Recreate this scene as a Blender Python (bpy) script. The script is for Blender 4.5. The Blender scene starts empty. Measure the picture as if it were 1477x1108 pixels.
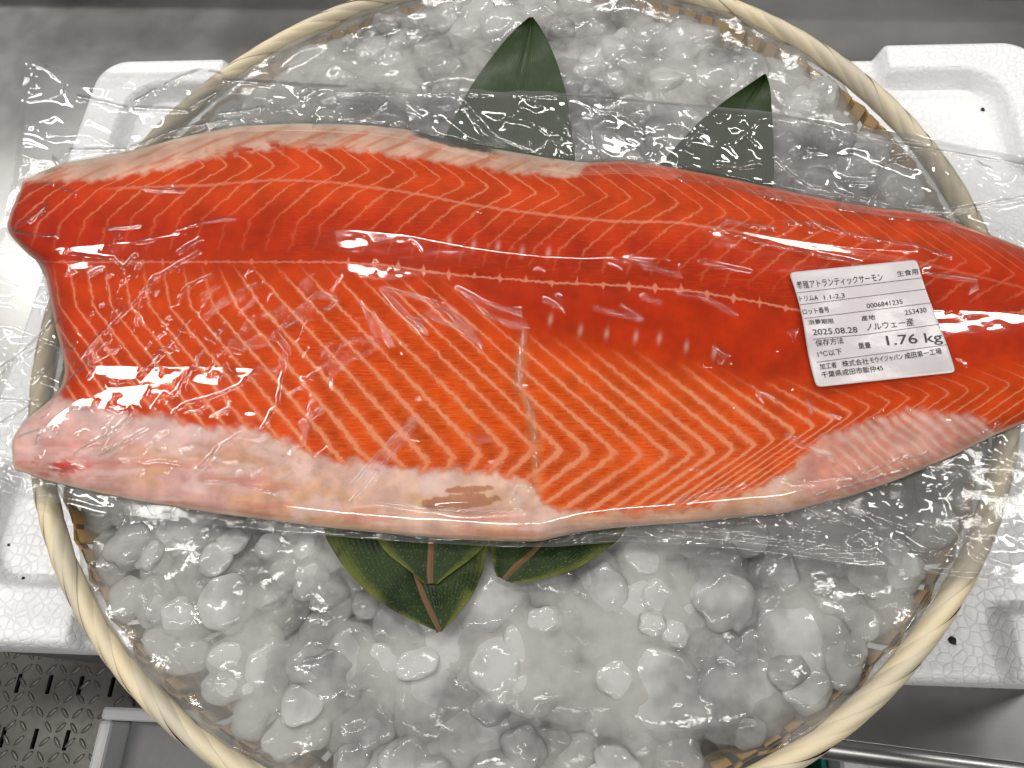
import bpy, bmesh, math, random
import numpy as np
from mathutils import Vector, Matrix, noise as mnoise

random.seed(7); rng = np.random.default_rng(7)
scene = bpy.context.scene
C = scene.collection

# ------------------------------------------------------------------ camera
ZR = 0.235                       # height of the basket rim above the steel table
FPX = 1120.0                     # focal length in pixels of a 1477 px wide frame
BETA = math.radians(12.5)
def _rz(v):
    c, s = math.cos(BETA), math.sin(BETA)
    return np.array([c*v[0]-s*v[1], s*v[0]+c*v[1], v[2]])
_t, _roll = 0.44426776, -0.19516726
_f = np.array([0, math.sin(_t), -math.cos(_t)]); _r = np.array([1., 0, 0]); _u = np.cross(_r, _f)
_r2 = _r*math.cos(_roll)+_u*math.sin(_roll); _u2 = -_r*math.sin(_roll)+_u*math.cos(_roll)
CAM_R, CAM_U, CAM_F = _rz(_r2), _rz(_u2), _rz(_f)
CAM = _rz(np.array([-0.00442584, -0.24927515, 0.40265645])) + np.array([0, 0, ZR])
cd = bpy.data.cameras.new('camera'); cam = bpy.data.objects.new('camera', cd); C.objects.link(cam)
cd.sensor_width = 36; cd.lens = 36*FPX/1477; cd.clip_start = 0.01; cd.clip_end = 50
cam.matrix_world = Matrix(((CAM_R[0], CAM_U[0], -CAM_F[0], CAM[0]), (CAM_R[1], CAM_U[1], -CAM_F[1], CAM[1]),
                           (CAM_R[2], CAM_U[2], -CAM_F[2], CAM[2]), (0, 0, 0, 1)))
scene.camera = cam

# ------------------------------------------------------------------ light: ceiling tubes of the fish room
w = bpy.data.worlds.new('World'); scene.world = w; w.use_nodes = True
w.node_tree.nodes['Background'].inputs[0].default_value = (0.93, 0.96, 1.0, 1)
w.node_tree.nodes['Background'].inputs[1].default_value = 0.06
def tube(name, loc, length, width, rot, power, col=(1, 0.97, 0.92)):
    l = bpy.data.lights.new(name, 'AREA'); l.shape = 'RECTANGLE'; l.size = length; l.size_y = width
    l.energy = power; l.color = col
    o = bpy.data.objects.new(name, l); C.objects.link(o); o.location = loc
    o.rotation_euler = (0, 0, rot)
    return o
for (x, y, a, p) in ((-0.25, 1.35, 4, 28), (1.5, 2.6, 4, 24), (-2.2, 1.5, 4, 26), (-1.7, 0.1, 4, 24), (1.8, 0.5, 4, 24), (-0.75, -1.55, 4, 23), (0.85, -1.50, 4, 23)):
    tube('ceiling_tube', (x, y, 2.1), 1.25, 0.10, math.radians(a), p)
vs = scene.view_settings
vs.view_transform = 'Standard'; vs.look = 'None'; vs.exposure = 0.0; vs.gamma = 1.0
scene.render.engine = 'CYCLES'
cy = scene.cycles
cy.use_denoising = True; cy.max_bounces = 7; cy.transmission_bounces = 4; cy.transparent_max_bounces = 12
cy.diffuse_bounces = 2; cy.glossy_bounces = 3; cy.caustics_reflective = False; cy.caustics_refractive = False
cy.sample_clamp_indirect = 4.0

# ------------------------------------------------------------------ helpers
def P(px, py, z):
    """the world point at height z seen at a place of the photograph (vectorised)"""
    px = np.asarray(px, float); py = np.asarray(py, float); z = np.asarray(z, float)
    d = ((px-738.5)/FPX)[..., None]*CAM_R - ((py-554.0)/FPX)[..., None]*CAM_U + CAM_F
    k = (z-CAM[2])/d[..., 2]
    return CAM + k[..., None]*d
def to_px(p):
    v = np.asarray(p)-CAM
    dz = v@CAM_F
    return 738.5+FPX*(v@CAM_R)/dz, 554.0-FPX*(v@CAM_U)/dz

def mesh_np(name, verts, quads=None, smooth=True, tris=None):
    verts = np.asarray(verts, np.float32).reshape(-1, 3)
    me = bpy.data.meshes.new(name)
    polys = []
    nq = 0 if quads is None else len(quads); nt = 0 if tris is None else len(tris)
    me.vertices.add(len(verts)); me.vertices.foreach_set('co', verts.ravel())
    idx = np.concatenate([np.asarray(quads, np.int32).ravel() if nq else np.zeros(0, np.int32),
                          np.asarray(tris, np.int32).ravel() if nt else np.zeros(0, np.int32)])
    me.loops.add(len(idx)); me.loops.foreach_set('vertex_index', idx)
    me.polygons.add(nq+nt)
    st = np.concatenate([np.arange(nq)*4, nq*4+np.arange(nt)*3]).astype(np.int32)
    me.polygons.foreach_set('loop_start', st)
    me.polygons.foreach_set('use_smooth', np.full(nq+nt, smooth))
    me.update(calc_edges=True); me.validate()
    return me
def grid_quads(nu, nv, off=0, flip=False):
    i, j = np.meshgrid(np.arange(nu-1), np.arange(nv-1), indexing='ij')
    a = (i*nv+j).ravel()+off
    q = np.stack([a, a+1, a+nv+1, a+nv], 1)
    return q[:, ::-1] if flip else q
def attr(me, name, data, kind='FLOAT'):
    a = me.attributes.new(name, kind, 'POINT')
    if kind == 'FLOAT': a.data.foreach_set('value', np.asarray(data, np.float32).ravel())
    elif kind == 'FLOAT_COLOR': a.data.foreach_set('color', np.asarray(data, np.float32).ravel())
    elif kind == 'FLOAT_VECTOR': a.data.foreach_set('vector', np.asarray(data, np.float32).ravel())
def obj(name, me, mat=None, parent=None, loc=None):
    o = bpy.data.objects.new(name, me); C.objects.link(o)
    if mat and not me.materials: me.materials.append(mat)
    if parent: o.parent = parent
    if loc is not None: o.location = loc
    return o
def tag(o, label=None, cat=None, group=None, kind=None):
    if label: o['label'] = label
    if cat: o['category'] = cat
    if group: o['group'] = group
    if kind: o['kind'] = kind
    return o
def empty(name, loc=(0, 0, 0), rz=0):
    o = bpy.data.objects.new(name, None); C.objects.link(o); o.location = loc; o.rotation_euler = (0, 0, rz)
    o.empty_display_size = 0.02
    return o
def bm_mesh(name, bm, smooth=False):
    me = bpy.data.meshes.new(name); bm.normal_update(); bm.to_mesh(me); bm.free()
    if smooth:
        for p in me.polygons: p.use_smooth = True
    return me
def box_bm(x0, x1, y0, y1, z0, z1, bev=0.0, seg=2):
    bm = bmesh.new(); bmesh.ops.create_cube(bm, size=1)
    for v in bm.verts:
        v.co = Vector(((x0+x1)/2+v.co.x*(x1-x0), (y0+y1)/2+v.co.y*(y1-y0), (z0+z1)/2+v.co.z*(z1-z0)))
    if bev: bmesh.ops.bevel(bm, geom=bm.edges[:], offset=bev, segments=seg, affect='EDGES', profile=0.5)
    return bm
def ip(x, pts):
    p = np.array(pts, float); return np.interp(x, p[:, 0], p[:, 1])
def ips(x, pts, n=9, w=14.0):
    """smoothed interpolation"""
    return sum(ip(x+d, pts) for d in np.linspace(-w, w, n))/n
def sstep(a, b, x):
    t = np.clip((x-a)/(b-a), 0, 1); return t*t*(3-2*t)
_perm = rng.random((257, 257))
def vnoise(x, y):
    xi = np.floor(x).astype(int); yi = np.floor(y).astype(int); fx = x-xi; fy = y-yi
    fx = fx*fx*(3-2*fx); fy = fy*fy*(3-2*fy); xi %= 256; yi %= 256
    a, b, c, d = _perm[xi, yi], _perm[xi+1, yi], _perm[xi, yi+1], _perm[xi+1, yi+1]
    return (a*(1-fx)+b*fx)*(1-fy)+(c*(1-fx)+d*fx)*fy
def fbm(x, y, o=4):
    s = 0; a = 0.5; t = 0
    for k in range(o):
        s = s+a*vnoise(x*2**k+17*k, y*2**k+31*k); t += a; a *= 0.5
    return s/t

# ------------------------------------------------------------------ materials
class NT:
    def __init__(s, name):
        s.m = bpy.data.materials.new(name); s.m.use_nodes = True; s.t = s.m.node_tree; s.n = s.t.nodes
        s.b = s.n['Principled BSDF']; s.out = s.n['Material Output']
    def new(s, typ, **kw):
        n = s.n.new(typ)
        for k, v in kw.items():
            if hasattr(n, k) and not k[0].isupper(): setattr(n, k, v)
        return n
    def link(s, a, b): s.t.links.new(a, b)
    def val(s, sock, v):
        if hasattr(v, 'is_linked') or hasattr(v, 'links'): s.link(v, sock)
        else: sock.default_value = v
    def math(s, op, a, b=None, c=None, clamp=False):
        n = s.n.new('ShaderNodeMath'); n.operation = op; n.use_clamp = clamp
        s.val(n.inputs[0], a)
        if b is not None: s.val(n.inputs[1], b)
        if c is not None: s.val(n.inputs[2], c)
        return n.outputs[0]
    def mapr(s, v, a, b, c=0.0, d=1.0, smooth=True):
        n = s.n.new('ShaderNodeMapRange'); n.interpolation_type = 'SMOOTHSTEP' if smooth else 'LINEAR'
        s.val(n.inputs[0], v); s.val(n.inputs[1], a); s.val(n.inputs[2], b); s.val(n.inputs[3], c); s.val(n.inputs[4], d)
        return n.outputs[0]
    def mix(s, f, a, b):
        n = s.n.new('ShaderNodeMix'); n.data_type = 'RGBA'
        s.val(n.inputs[0], f); s.val(n.inputs[6], a); s.val(n.inputs[7], b)
        return n.outputs[2]
    def attr(s, name, out='Fac'):
        n = s.n.new('ShaderNodeAttribute'); n.attribute_name = name; return n.outputs[out]
    def coord(s, which='Object', scale=(1, 1, 1), rot=(0, 0, 0)):
        tc = s.n.new('ShaderNodeTexCoord'); mp = s.n.new('ShaderNodeMapping')
        mp.inputs['Scale'].default_value = scale; mp.inputs['Rotation'].default_value = rot
        s.link(tc.outputs[which], mp.inputs[0]); return mp.outputs[0]
    def noise(s, vec, scale, detail=4, rough=0.55, out='Fac'):
        n = s.n.new('ShaderNodeTexNoise'); n.inputs['Scale'].default_value = scale
        n.inputs['Detail'].default_value = detail; n.inputs['Roughness'].default_value = rough
        if vec is not None: s.link(vec, n.inputs['Vector'])
        return n.outputs[out]
    def voro(s, vec, scale, feature='F1', out='Distance'):
        n = s.n.new('ShaderNodeTexVoronoi'); n.feature = feature; n.inputs['Scale'].default_value = scale
        if vec is not None: s.link(vec, n.inputs['Vector'])
        return n.outputs[out]
    def bump(s, h, strength=0.3, dist=0.001, normal=None):
        n = s.n.new('ShaderNodeBump'); n.inputs['Strength'].default_value = strength; n.inputs['Distance'].default_value = dist
        s.link(h, n.inputs['Height'])
        if normal is not None: s.link(normal, n.inputs['Normal'])
        return n.outputs[0]
    def set(s, **kw):
        for k, v in kw.items(): s.val(s.b.inputs[k.replace('_', ' ')], v)
        return s.m

def c4(r, g, b): return (r, g, b, 1.0)

def mat_steel():
    t = NT('brushed_steel'); v = t.coord('Object', (1, 40, 40))
    n1 = t.noise(v, 30, 3); n2 = t.noise(t.coord('Object'), 6, 5)
    n3 = t.noise(t.coord('Object'), 90, 3)
    col = t.mix(t.mapr(n2, .3, .7), c4(.27, .268, .265), c4(.38, .376, .372))
    r = t.mapr(n2, .3, .75, .27, .42)
    return t.set(Base_Color=col, Metallic=0.92, Roughness=r, Normal=t.bump(n1, .06, .0006))
def mat_foam():
    t = NT('white_styrofoam'); v = t.coord('Object')
    e = t.voro(v, 165, 'DISTANCE_TO_EDGE'); f = t.voro(v, 165, 'F1')
    n = t.noise(v, 5, 4); big = t.mapr(n, .42, .62)
    joint = t.mapr(e, 0.0, .09, 1, 0)
    col = t.mix(t.math('MULTIPLY', joint, t.math('MULTIPLY', big, .55)), c4(.77, .775, .79), c4(.50, .51, .54))
    spots = t.mapr(t.noise(v, 140, 1), .78, .84)
    col = t.mix(t.math('MULTIPLY', spots, .5), col, c4(.25, .22, .2))
    dirt = t.mapr(t.noise(v, 3.1, 6), .55, .85)
    col = t.mix(t.math('MULTIPLY', dirt, .16), col, c4(.62, .6, .56))
    h = t.math('ADD', t.math('MULTIPLY', t.mapr(f, 0, .6, 1, 0), .6), t.math('MULTIPLY', t.mapr(e, 0, .12), .4))
    return t.set(Base_Color=col, Roughness=.38, Normal=t.bump(h, .45, .0012), Specular_IOR_Level=.5)
def mat_bamboo(name, a, b, rough=.45, dark=False):
    t = NT(name); oi = t.n.new('ShaderNodeObjectInfo')
    v = t.coord('UV', (1.5, 60, 1)); n = t.noise(v, 3, 4)
    g = t.noise(t.coord('Object'), 25, 4)
    col = t.mix(t.mapr(n, .25, .75), a, b)
    col = t.mix(t.math('MULTIPLY', t.mapr(g, .55, .85), .45), col, c4(.42, .29, .15))
    hs = t.n.new('ShaderNodeHueSaturation'); t.link(col, hs.inputs['Color'])
    t.link(t.math('MULTIPLY_ADD', oi.outputs['Random'], .3, .82), hs.inputs['Value'])
    t.link(t.math('MULTIPLY_ADD', oi.outputs['Random'], .35, .8), hs.inputs['Saturation'])
    return t.set(Base_Color=hs.outputs[0], Roughness=rough, Normal=t.bump(n, .25, .0006))
def mat_leaf():
    t = NT('dark_green_leaf'); u = t.attr('leaf_u'); l = t.attr('leaf_l')
    oi = t.n.new('ShaderNodeObjectInfo')
    vein = t.math('SINE', t.math('ADD', t.math('MULTIPLY', u, 95.0), t.math('MULTIPLY', t.noise(t.coord('Object'), 40, 2), 5.0)))
    v = t.coord('Object')
    n = t.noise(v, 60, 5); n2 = t.noise(v, 1100, 2)
    col = t.mix(t.mapr(n, .3, .7), c4(.006, .014, .004), c4(.017, .034, .008))
    col = t.mix(t.math('MULTIPLY', t.math('MULTIPLY', t.mapr(vein, .0, 1), t.mapr(n, .3, .6)), .22), col, c4(.035, .062, .016))
    col = t.mix(t.mapr(l, .55, .8), col, c4(.016, .033, .007))
    edge = t.mapr(t.math('ABSOLUTE', u), .68, 1.0)
    base = t.mapr(l, .05, .32, 1, 0)
    yel = t.math('MULTIPLY', t.math('MULTIPLY', edge, base), t.mapr(n, .3, .6))
    col = t.mix(t.math('MULTIPLY', yel, .75), col, c4(.13, .14, .02))
    sp = t.math('MULTIPLY', t.mapr(n2, .60, .68), base)
    col = t.mix(t.math('MULTIPLY', sp, .4), col, c4(.16, .18, .05))
    return t.set(Base_Color=col, Roughness=t.mapr(n, .3, .7, .32, .5), Normal=t.bump(t.math('ADD', vein, t.math('MULTIPLY', n, 4.0)), .09, .0006), Specular_IOR_Level=.2)
def mat_plain(name, col, rough=.5, metal=0.0, bump=0.0, bscale=80, var=0.0):
    t = NT(name); n = t.noise(t.coord('Object'), bscale, 4)
    a = c4(*[x*(1-var) for x in col]); b = c4(*[min(1, x*(1+var)) for x in col])
    t.set(Base_Color=t.mix(n, a, b), Roughness=rough, Metallic=metal)
    if bump: t.set(Normal=t.bump(n, bump, .001))
    return t.m
def mat_ice(name, cloud=.5, tint=(.80, .82, .82), clear='glass', bump=.35):
    """wet melting ice: clear body, cloudy inside, a wet gloss on top"""
    t = NT(name); oi = t.n.new('ShaderNodeObjectInfo'); geo = t.n.new('ShaderNodeNewGeometry'); v = geo.outputs['Position']
    n = t.noise(v, 95, 3, .5); n2 = t.noise(v, 24, 3, .5); fine = t.noise(v, 420, 3)
    nb = t.bump(t.math('ADD', n, t.math('MULTIPLY', fine, .06)), bump, .004)
    df = t.n.new('ShaderNodeBsdfDiffuse'); df.inputs[0].default_value = (*tint, 1); t.link(nb, df.inputs['Normal'])
    tl = t.n.new('ShaderNodeBsdfTranslucent'); tl.inputs[0].default_value = (*tint, 1); t.link(nb, tl.inputs['Normal'])
    cl = t.n.new('ShaderNodeMixShader'); cl.inputs[0].default_value = .5; t.link(df.outputs[0], cl.inputs[1]); t.link(tl.outputs[0], cl.inputs[2])
    if clear == 'glass':
        g = t.n.new('ShaderNodeBsdfRefraction'); g.inputs['IOR'].default_value = 1.25; g.inputs['Roughness'].default_value = .06; t.link(nb, g.inputs['Normal'])
    else:
        g = t.n.new('ShaderNodeBsdfTransparent')
    g.inputs['Color'].default_value = (.95, .96, .955, 1)
    mx = t.n.new('ShaderNodeMixShader')
    f = t.math('ADD', t.mapr(n2, .32, .68, cloud-.3, cloud+.3), t.math('MULTIPLY_ADD', oi.outputs['Random'], .3, -.15), clamp=True)
    bub = t.noise(v, 130, 2, .5)
    f = t.math('ADD', f, t.math('MULTIPLY_ADD', t.mapr(bub, .3, .7), .16, -.06), clamp=True)
    if clear != 'glass': f = t.math('MULTIPLY', f, t.attr('cloud'))
    if clear == 'glass':        # cloudy heart, clear rind
        lw_ = t.n.new('ShaderNodeLayerWeight'); lw_.inputs[0].default_value = .5
        f = t.math('MULTIPLY', f, t.mapr(lw_.outputs['Facing'], .25, .95, 1.0, .80))
    t.link(f, mx.inputs[0]); t.link(g.outputs[0], mx.inputs[1]); t.link(cl.outputs[0], mx.inputs[2])
    fr = t.n.new('ShaderNodeFresnel'); fr.inputs[0].default_value = 1.33; t.link(nb, fr.inputs[1]); frc = t.math('MINIMUM', t.math('MULTIPLY', fr.outputs[0], 1.3), .16)
    gl = t.n.new('ShaderNodeBsdfGlossy'); gl.inputs['Roughness'].default_value = .09; t.link(nb, gl.inputs['Normal'])
    m2 = t.n.new('ShaderNodeMixShader'); t.link(frc, m2.inputs[0]); t.link(mx.outputs[0], m2.inputs[1]); t.link(gl.outputs[0], m2.inputs[2])
    t.link(m2.outputs[0], t.out.inputs[0]); t.n.remove(t.b)
    return t.m
def mat_film():
    t = NT('clear_vacuum_film')
    marg = t.attr('margin')
    fr = t.n.new('ShaderNodeFresnel'); fr.inputs[0].default_value = 1.52
    gl = t.n.new('ShaderNodeBsdfGlossy'); gl.inputs['Roughness'].default_value = .05
    tr = t.n.new('ShaderNodeBsdfTransparent'); tr.inputs[0].default_value = (.97, .972, .972, 1)
    d2 = t.n.new('ShaderNodeBsdfDiffuse'); d2.inputs[0].default_value = (.8, .8, .79, 1)  # milky film; its pale margin veil also stands in for reflected ceiling
    m0 = t.n.new('ShaderNodeMixShader'); t.link(t.math('ADD', t.math('MULTIPLY_ADD', marg, .075, .0), t.math('MULTIPLY', t.attr('crease'), t.math('MULTIPLY_ADD', marg, .05, .03))), m0.inputs[0])  # creases whitened too, partly to paint in their highlights
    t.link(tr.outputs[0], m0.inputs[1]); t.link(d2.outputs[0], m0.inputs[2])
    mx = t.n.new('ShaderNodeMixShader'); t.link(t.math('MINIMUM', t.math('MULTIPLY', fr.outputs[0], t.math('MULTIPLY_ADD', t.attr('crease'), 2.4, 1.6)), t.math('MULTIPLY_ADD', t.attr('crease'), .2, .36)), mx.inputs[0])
    t.link(m0.outputs[0], mx.inputs[1]); t.link(gl.outputs[0], mx.inputs[2])
    t.link(mx.outputs[0], t.out.inputs[0]); t.n.remove(t.b)
    return t.m
def mat_flesh():
    t = NT('salmon_flesh')
    base = t.attr('flesh_col', 'Color'); ph = t.attr('phase'); amp = t.attr('amp'); sp = t.attr('spacing'); lw = t.attr('line_w')
    uv = t.attr('flesh_uv', 'Vector')
    wob = t.noise(uv, 9, 4, .6)
    ph2 = t.math('ADD', ph, t.math('MULTIPLY_ADD', wob, .40, -.20))
    ph2 = t.math('ADD', ph2, t.math('MULTIPLY_ADD', t.noise(uv, 30, 2), .14, -.07))
    f = t.math('FRACT', ph2)
    d = t.math('MULTIPLY', t.math('MINIMUM', f, t.math('SUBTRACT', 1.0, f)), sp)
    wn = t.math('MULTIPLY', lw, t.math('MULTIPLY_ADD', t.noise(uv, 8, 4, .65), 1.7, .12))
    core = t.mapr(d, t.math('MULTIPLY', wn, .2), t.math('MULTIPLY', wn, 1.35), 1, 0)
    halo = t.mapr(d, 0, t.math('MULTIPLY', wn, 3.2), 1, 0)
    line = t.math('MULTIPLY', t.math('ADD', t.math('MULTIPLY', core, .85), t.math('MULTIPLY', halo, .26)), amp, clamp=True)
    # muscle fibres: fine streaks lying across the fat lines
    mp = t.n.new('ShaderNodeMapping'); mp.inputs['Scale'].default_value = (2.6, 25, 1); mp.inputs['Rotation'].default_value = (0, 0, math.radians(-8))
    t.link(uv, mp.inputs[0]); fib = t.noise(mp.outputs[0], 1.6, 3, .6)
    mp2 = t.n.new('ShaderNodeMapping'); mp2.inputs['Scale'].default_value = (1, 1, 1); t.link(uv, mp2.inputs[0])
    patch = t.noise(mp2.outputs[0], 2.2, 4)
    fa = t.attr('fibre')
    col = t.mix(t.math('MULTIPLY', t.mapr(fib, .48, .68), t.math('MULTIPLY', fa, .62)), base, c4(.90, .16, .03))
    col = t.mix(t.math('MULTIPLY', t.mapr(fib, .5, .32), t.math('MULTIPLY', fa, .55)), col, c4(.55, .028, .001))
    hs = t.n.new('ShaderNodeHueSaturation'); t.link(col, hs.inputs['Color']); t.link(t.mapr(patch, .25, .75, .80, 1.18), hs.inputs['Value'])
    col = t.mix(line, hs.outputs[0], c4(.97, .33, .16))
    # the pale spine line with its ticks, and the thin upper seam
    dl = t.attr('d_spine'); lp = t.attr('spine_phase'); la = t.attr('spine_amp')
    fl = t.math('FRACT', lp); fd = t.math('MINIMUM', fl, t.math('SUBTRACT', 1.0, fl))
    tick = t.math('MULTIPLY', t.mapr(fd, .0, .10, 1, 0, False), t.mapr(t.noise(uv, 5, 2), .35, .65, .25, 1.3))
    wl = t.math('MULTIPLY', t.math('MULTIPLY_ADD', tick, 9.0, 1.3), la)
    jit = t.math('ADD', dl, t.math('MULTIPLY_ADD', t.noise(uv, 14, 2), 6.0, -3.0))
    spn = t.math('MULTIPLY', t.mapr(t.math('ABSOLUTE', jit), t.math('MULTIPLY', wl, .4), t.math('ADD', wl, 1.2), 1, 0), la)
    du = t.attr('d_seam'); ju = t.math('ADD', du, t.math('MULTIPLY_ADD', t.noise(uv, 11, 2), 6.0, -3.0))
    seam = t.math('MULTIPLY', t.mapr(t.math('ABSOLUTE', ju), .8, 3.0, 1, 0), t.attr('seam_amp'))
    tot = t.math('ADD', spn, seam, clamp=True)
    col = t.mix(t.math('MULTIPLY', tot, .8), col, c4(.95, .36, .22))
    h = t.math('ADD', t.math('MULTIPLY', line, .9), t.math('MULTIPLY', fib, t.math('MULTIPLY', fa, .25)))
    t.set(Base_Color=col, Roughness=.5, Normal=t.bump(h, .35, .0008), Subsurface_Weight=.15, Subsurface_Scale=.005, Specular_IOR_Level=.06)
    t.b.inputs['Subsurface Radius'].default_value = (1.0, .35, .15)
    return t.m
def mat_ground_plate():
    t = NT('worn_tread_plate'); v = t.coord('Object'); n = t.noise(v, 9, 5); n2 = t.noise(v, 70, 3)
    col = t.mix(t.mapr(n, .3, .7), c4(.15, .14, .128), c4(.22, .21, .195))
    return t.set(Base_Color=col, Metallic=.6, Roughness=t.mapr(n2, .3, .7, .4, .6), Normal=t.bump(n2, .2, .0008))

M = dict(steel=mat_steel(), foam=mat_foam(),
         rim=mat_bamboo('pale_bamboo_strip', c4(.56, .48, .33), c4(.66, .58, .43)),
         slat=mat_bamboo('brown_bamboo_slat', c4(.42, .26, .11), c4(.56, .38, .18)),
         leaf=mat_leaf(), midrib=mat_plain('brown_midrib', (.09, .042, .008), .5, var=.25),
         ice=mat_ice('wet_ice', .78, (.78, .78, .77), 'glass', .17), ice_mass=mat_ice('fused_ice', .50, (.69, .675, .655), 'transparent', .13),
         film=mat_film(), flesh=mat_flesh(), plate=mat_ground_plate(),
         paper=mat_plain('label_paper', (.56, .525, .54), .30, var=.05, bump=.22, bscale=190),
         ink=mat_plain('black_print', (.02, .02, .022), .5),
         white=mat_plain('white_plastic', (.72, .73, .74), .4, var=.05), greytray=mat_plain('grey_tray', (.22, .22, .23), .45, var=.1),
         teal=mat_plain('teal_plastic', (.01, .16, .13), .35, var=.15), dark=mat_plain('dark_drain', (.012, .012, .012), .8))

# ------------------------------------------------------------------ setting: floor plate with slots, steel work table
FZ = -0.80
def build_floor():
    root = empty('floor', (0, 0, FZ)); tag(root, kind='structure')
    sl = []
    for r in range(-3, 8):
        for k in range(-16, 16):
            sl.append((-0.980+0.060*k, -0.182-0.090*r))
    X0, X1, Y0, Y1 = -2.4, 2.4, -1.6, 1.8
    # plate as strips between slot rows, then cells between the slots of a row
    bm = bmesh.new()
    def quad(a, b, c, d, z=0.0):
        if b-a < 1e-6 or d-c < 1e-6: return
        bm.faces.new([bm.verts.new((a, c, z)), bm.verts.new((b, c, z)), bm.verts.new((b, d, z)), bm.verts.new((a, d, z))])
    rows = sorted({round(y, 4) for _, y in sl}); xs = sorted({round(x, 4) for x, _ in sl})
    hw, hl = 0.0042, 0.0165
    prev = Y0
    for y in rows:
        quad(X0, X1, prev, y-hl)
        px = X0
        for x in xs:
            quad(px, x-hw, y-hl, y+hl); px = x+hw
        quad(px, X1, y-hl, y+hl); prev = y+hl
    quad(X0, X1, prev, Y1)
    # slot walls
    for x in xs:
        for y in rows:
            p = [(x-hw, y-hl), (x+hw, y-hl), (x+hw, y+hl), (x-hw, y+hl)]
            for i in range(4):
                a, b = p[i], p[(i+1) % 4]
                bm.faces.new([bm.verts.new((a[0], a[1], 0)), bm.verts.new((b[0], b[1], 0)), bm.verts.new((b[0], b[1], -.006)), bm.verts.new((a[0], a[1], -.006))])
    obj('tread_plate', bm_mesh('tread_plate', bm), M['plate'], root)
    bm = bmesh.new(); v = [bm.verts.new(q) for q in ((X0, Y0, -.05), (X1, Y0, -.05), (X1, Y1, -.05), (X0, Y1, -.05))]; bm.faces.new(v)
    obj('drain_bed', bm_mesh('drain_bed', bm), M['dark'], root)
    # raised treads, alternating directions, on the part of the plate the picture shows
    bm = bmesh.new(); bmesh.ops.create_uvsphere(bm, u_segments=10, v_segments=6, radius=1)
    for q in bm.verts: q.co = Vector((q.co.x*.0118, q.co.y*.0040, max(-.001, q.co.z*.0022)))
    tm = bm_mesh('tread', bm, True); tm.materials.append(M['plate'])
    for i in range(0, 26):
        for j in range(0, 24):
            x = -1.14+i*.024; y = -.06-j*.024
            cx, cyy = to_px((x, y, FZ))
            if not (-45 < cx < 330 and 860 < cyy < 1160): continue
            if min(abs(x-a) for a in xs) < .008 and min(abs(y-b) for b in rows) < .024: continue
            o = obj('tread', tm, None, root, (x, y, 0)); o.rotation_euler.z = math.radians(45 if (i+j) % 2 else -45)+random.uniform(-.05, .05)
build_floor()

def build_table():
    root = empty('steel_work_table', (.229, -.234, 0), math.radians(-4.6))
    tag(root, 'brushed stainless steel work table under the white foam box', 'table')
    tt_ = obj('table_top', bm_mesh('table_top', box_bm(-1.5, 1.3, 0, .775, -.03, 0, .003), False), M['steel'], root)
    # rolled front hem and upturned back edge
    bm = bmesh.new(); bmesh.ops.create_cone(bm, cap_ends=True, segments=20, radius1=.009, radius2=.009, depth=2.8)
    bmesh.ops.rotate(bm, cent=(0, 0, 0), matrix=Matrix.Rotation(math.pi/2, 3, 'Y'), verts=bm.verts[:])
    bmesh.ops.translate(bm, vec=(-.1, -.003, -.007), verts=bm.verts[:])
    obj('rolled_edge', bm_mesh('rolled_edge', bm, True), M['steel'], tt_)
    obj('splashback', bm_mesh('splashback', box_bm(-1.5, 1.3, .777, .795, -.03, .10, .002)), M['steel'], root)
    for x in (-1.42, 1.22):
        for y in (.06, .70):
            obj('leg', bm_mesh('leg', box_bm(x-.02, x+.02, y-.02, y+.02, FZ, -.031, .003)), M['steel'], root)
build_table()

# things standing low beside the table
def tub(name, label, cat, x0, x1, y0, y1, h, wall, mat, inner, rim=.012):
    root = empty(name, ((x0+x1)/2, (y0+y1)/2, FZ)); tag(root, label, cat)
    a, b = (x1-x0)/2, (y1-y0)/2
    for (u0, u1, v0, v1) in ((-a, a, -b, -b+wall), (-a, a, b-wall, b), (-a, -a+wall, -b+wall, b-wall), (a-wall, a, -b+wall, b-wall)):
        obj('side_wall', bm_mesh('side_wall', box_bm(u0, u1, v0, v1, .004, h, wall*.3)), mat, root)
    obj('bottom', bm_mesh('bottom', box_bm(-a+wall, a-wall, -b+wall, b-wall, .004, .03, .003)), inner, root)
    return root
tub('tray', 'white rimmed tray with grey floor standing low beside the tread plate', 'tray', -.755, -.35, -.60, -.215, .09, .022, M['white'], M['greytray'])
c0 = P(1215, 1100, -.30); tub('crate', 'white plastic crate low under the steel table front, at lower right', 'crate', c0[0], c0[0]+.42, c0[1]-.40, c0[1]+.05, .50, .03, M['white'], M['white'])
c0 = P(1145, 1095, -.34); tub('bin', 'teal plastic bin beside the white crate below the table', 'bin', c0[0], c0[0]+.035, c0[1]-.30, c0[1]+.10, .46, .006, M['teal'], M['teal'])

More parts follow.
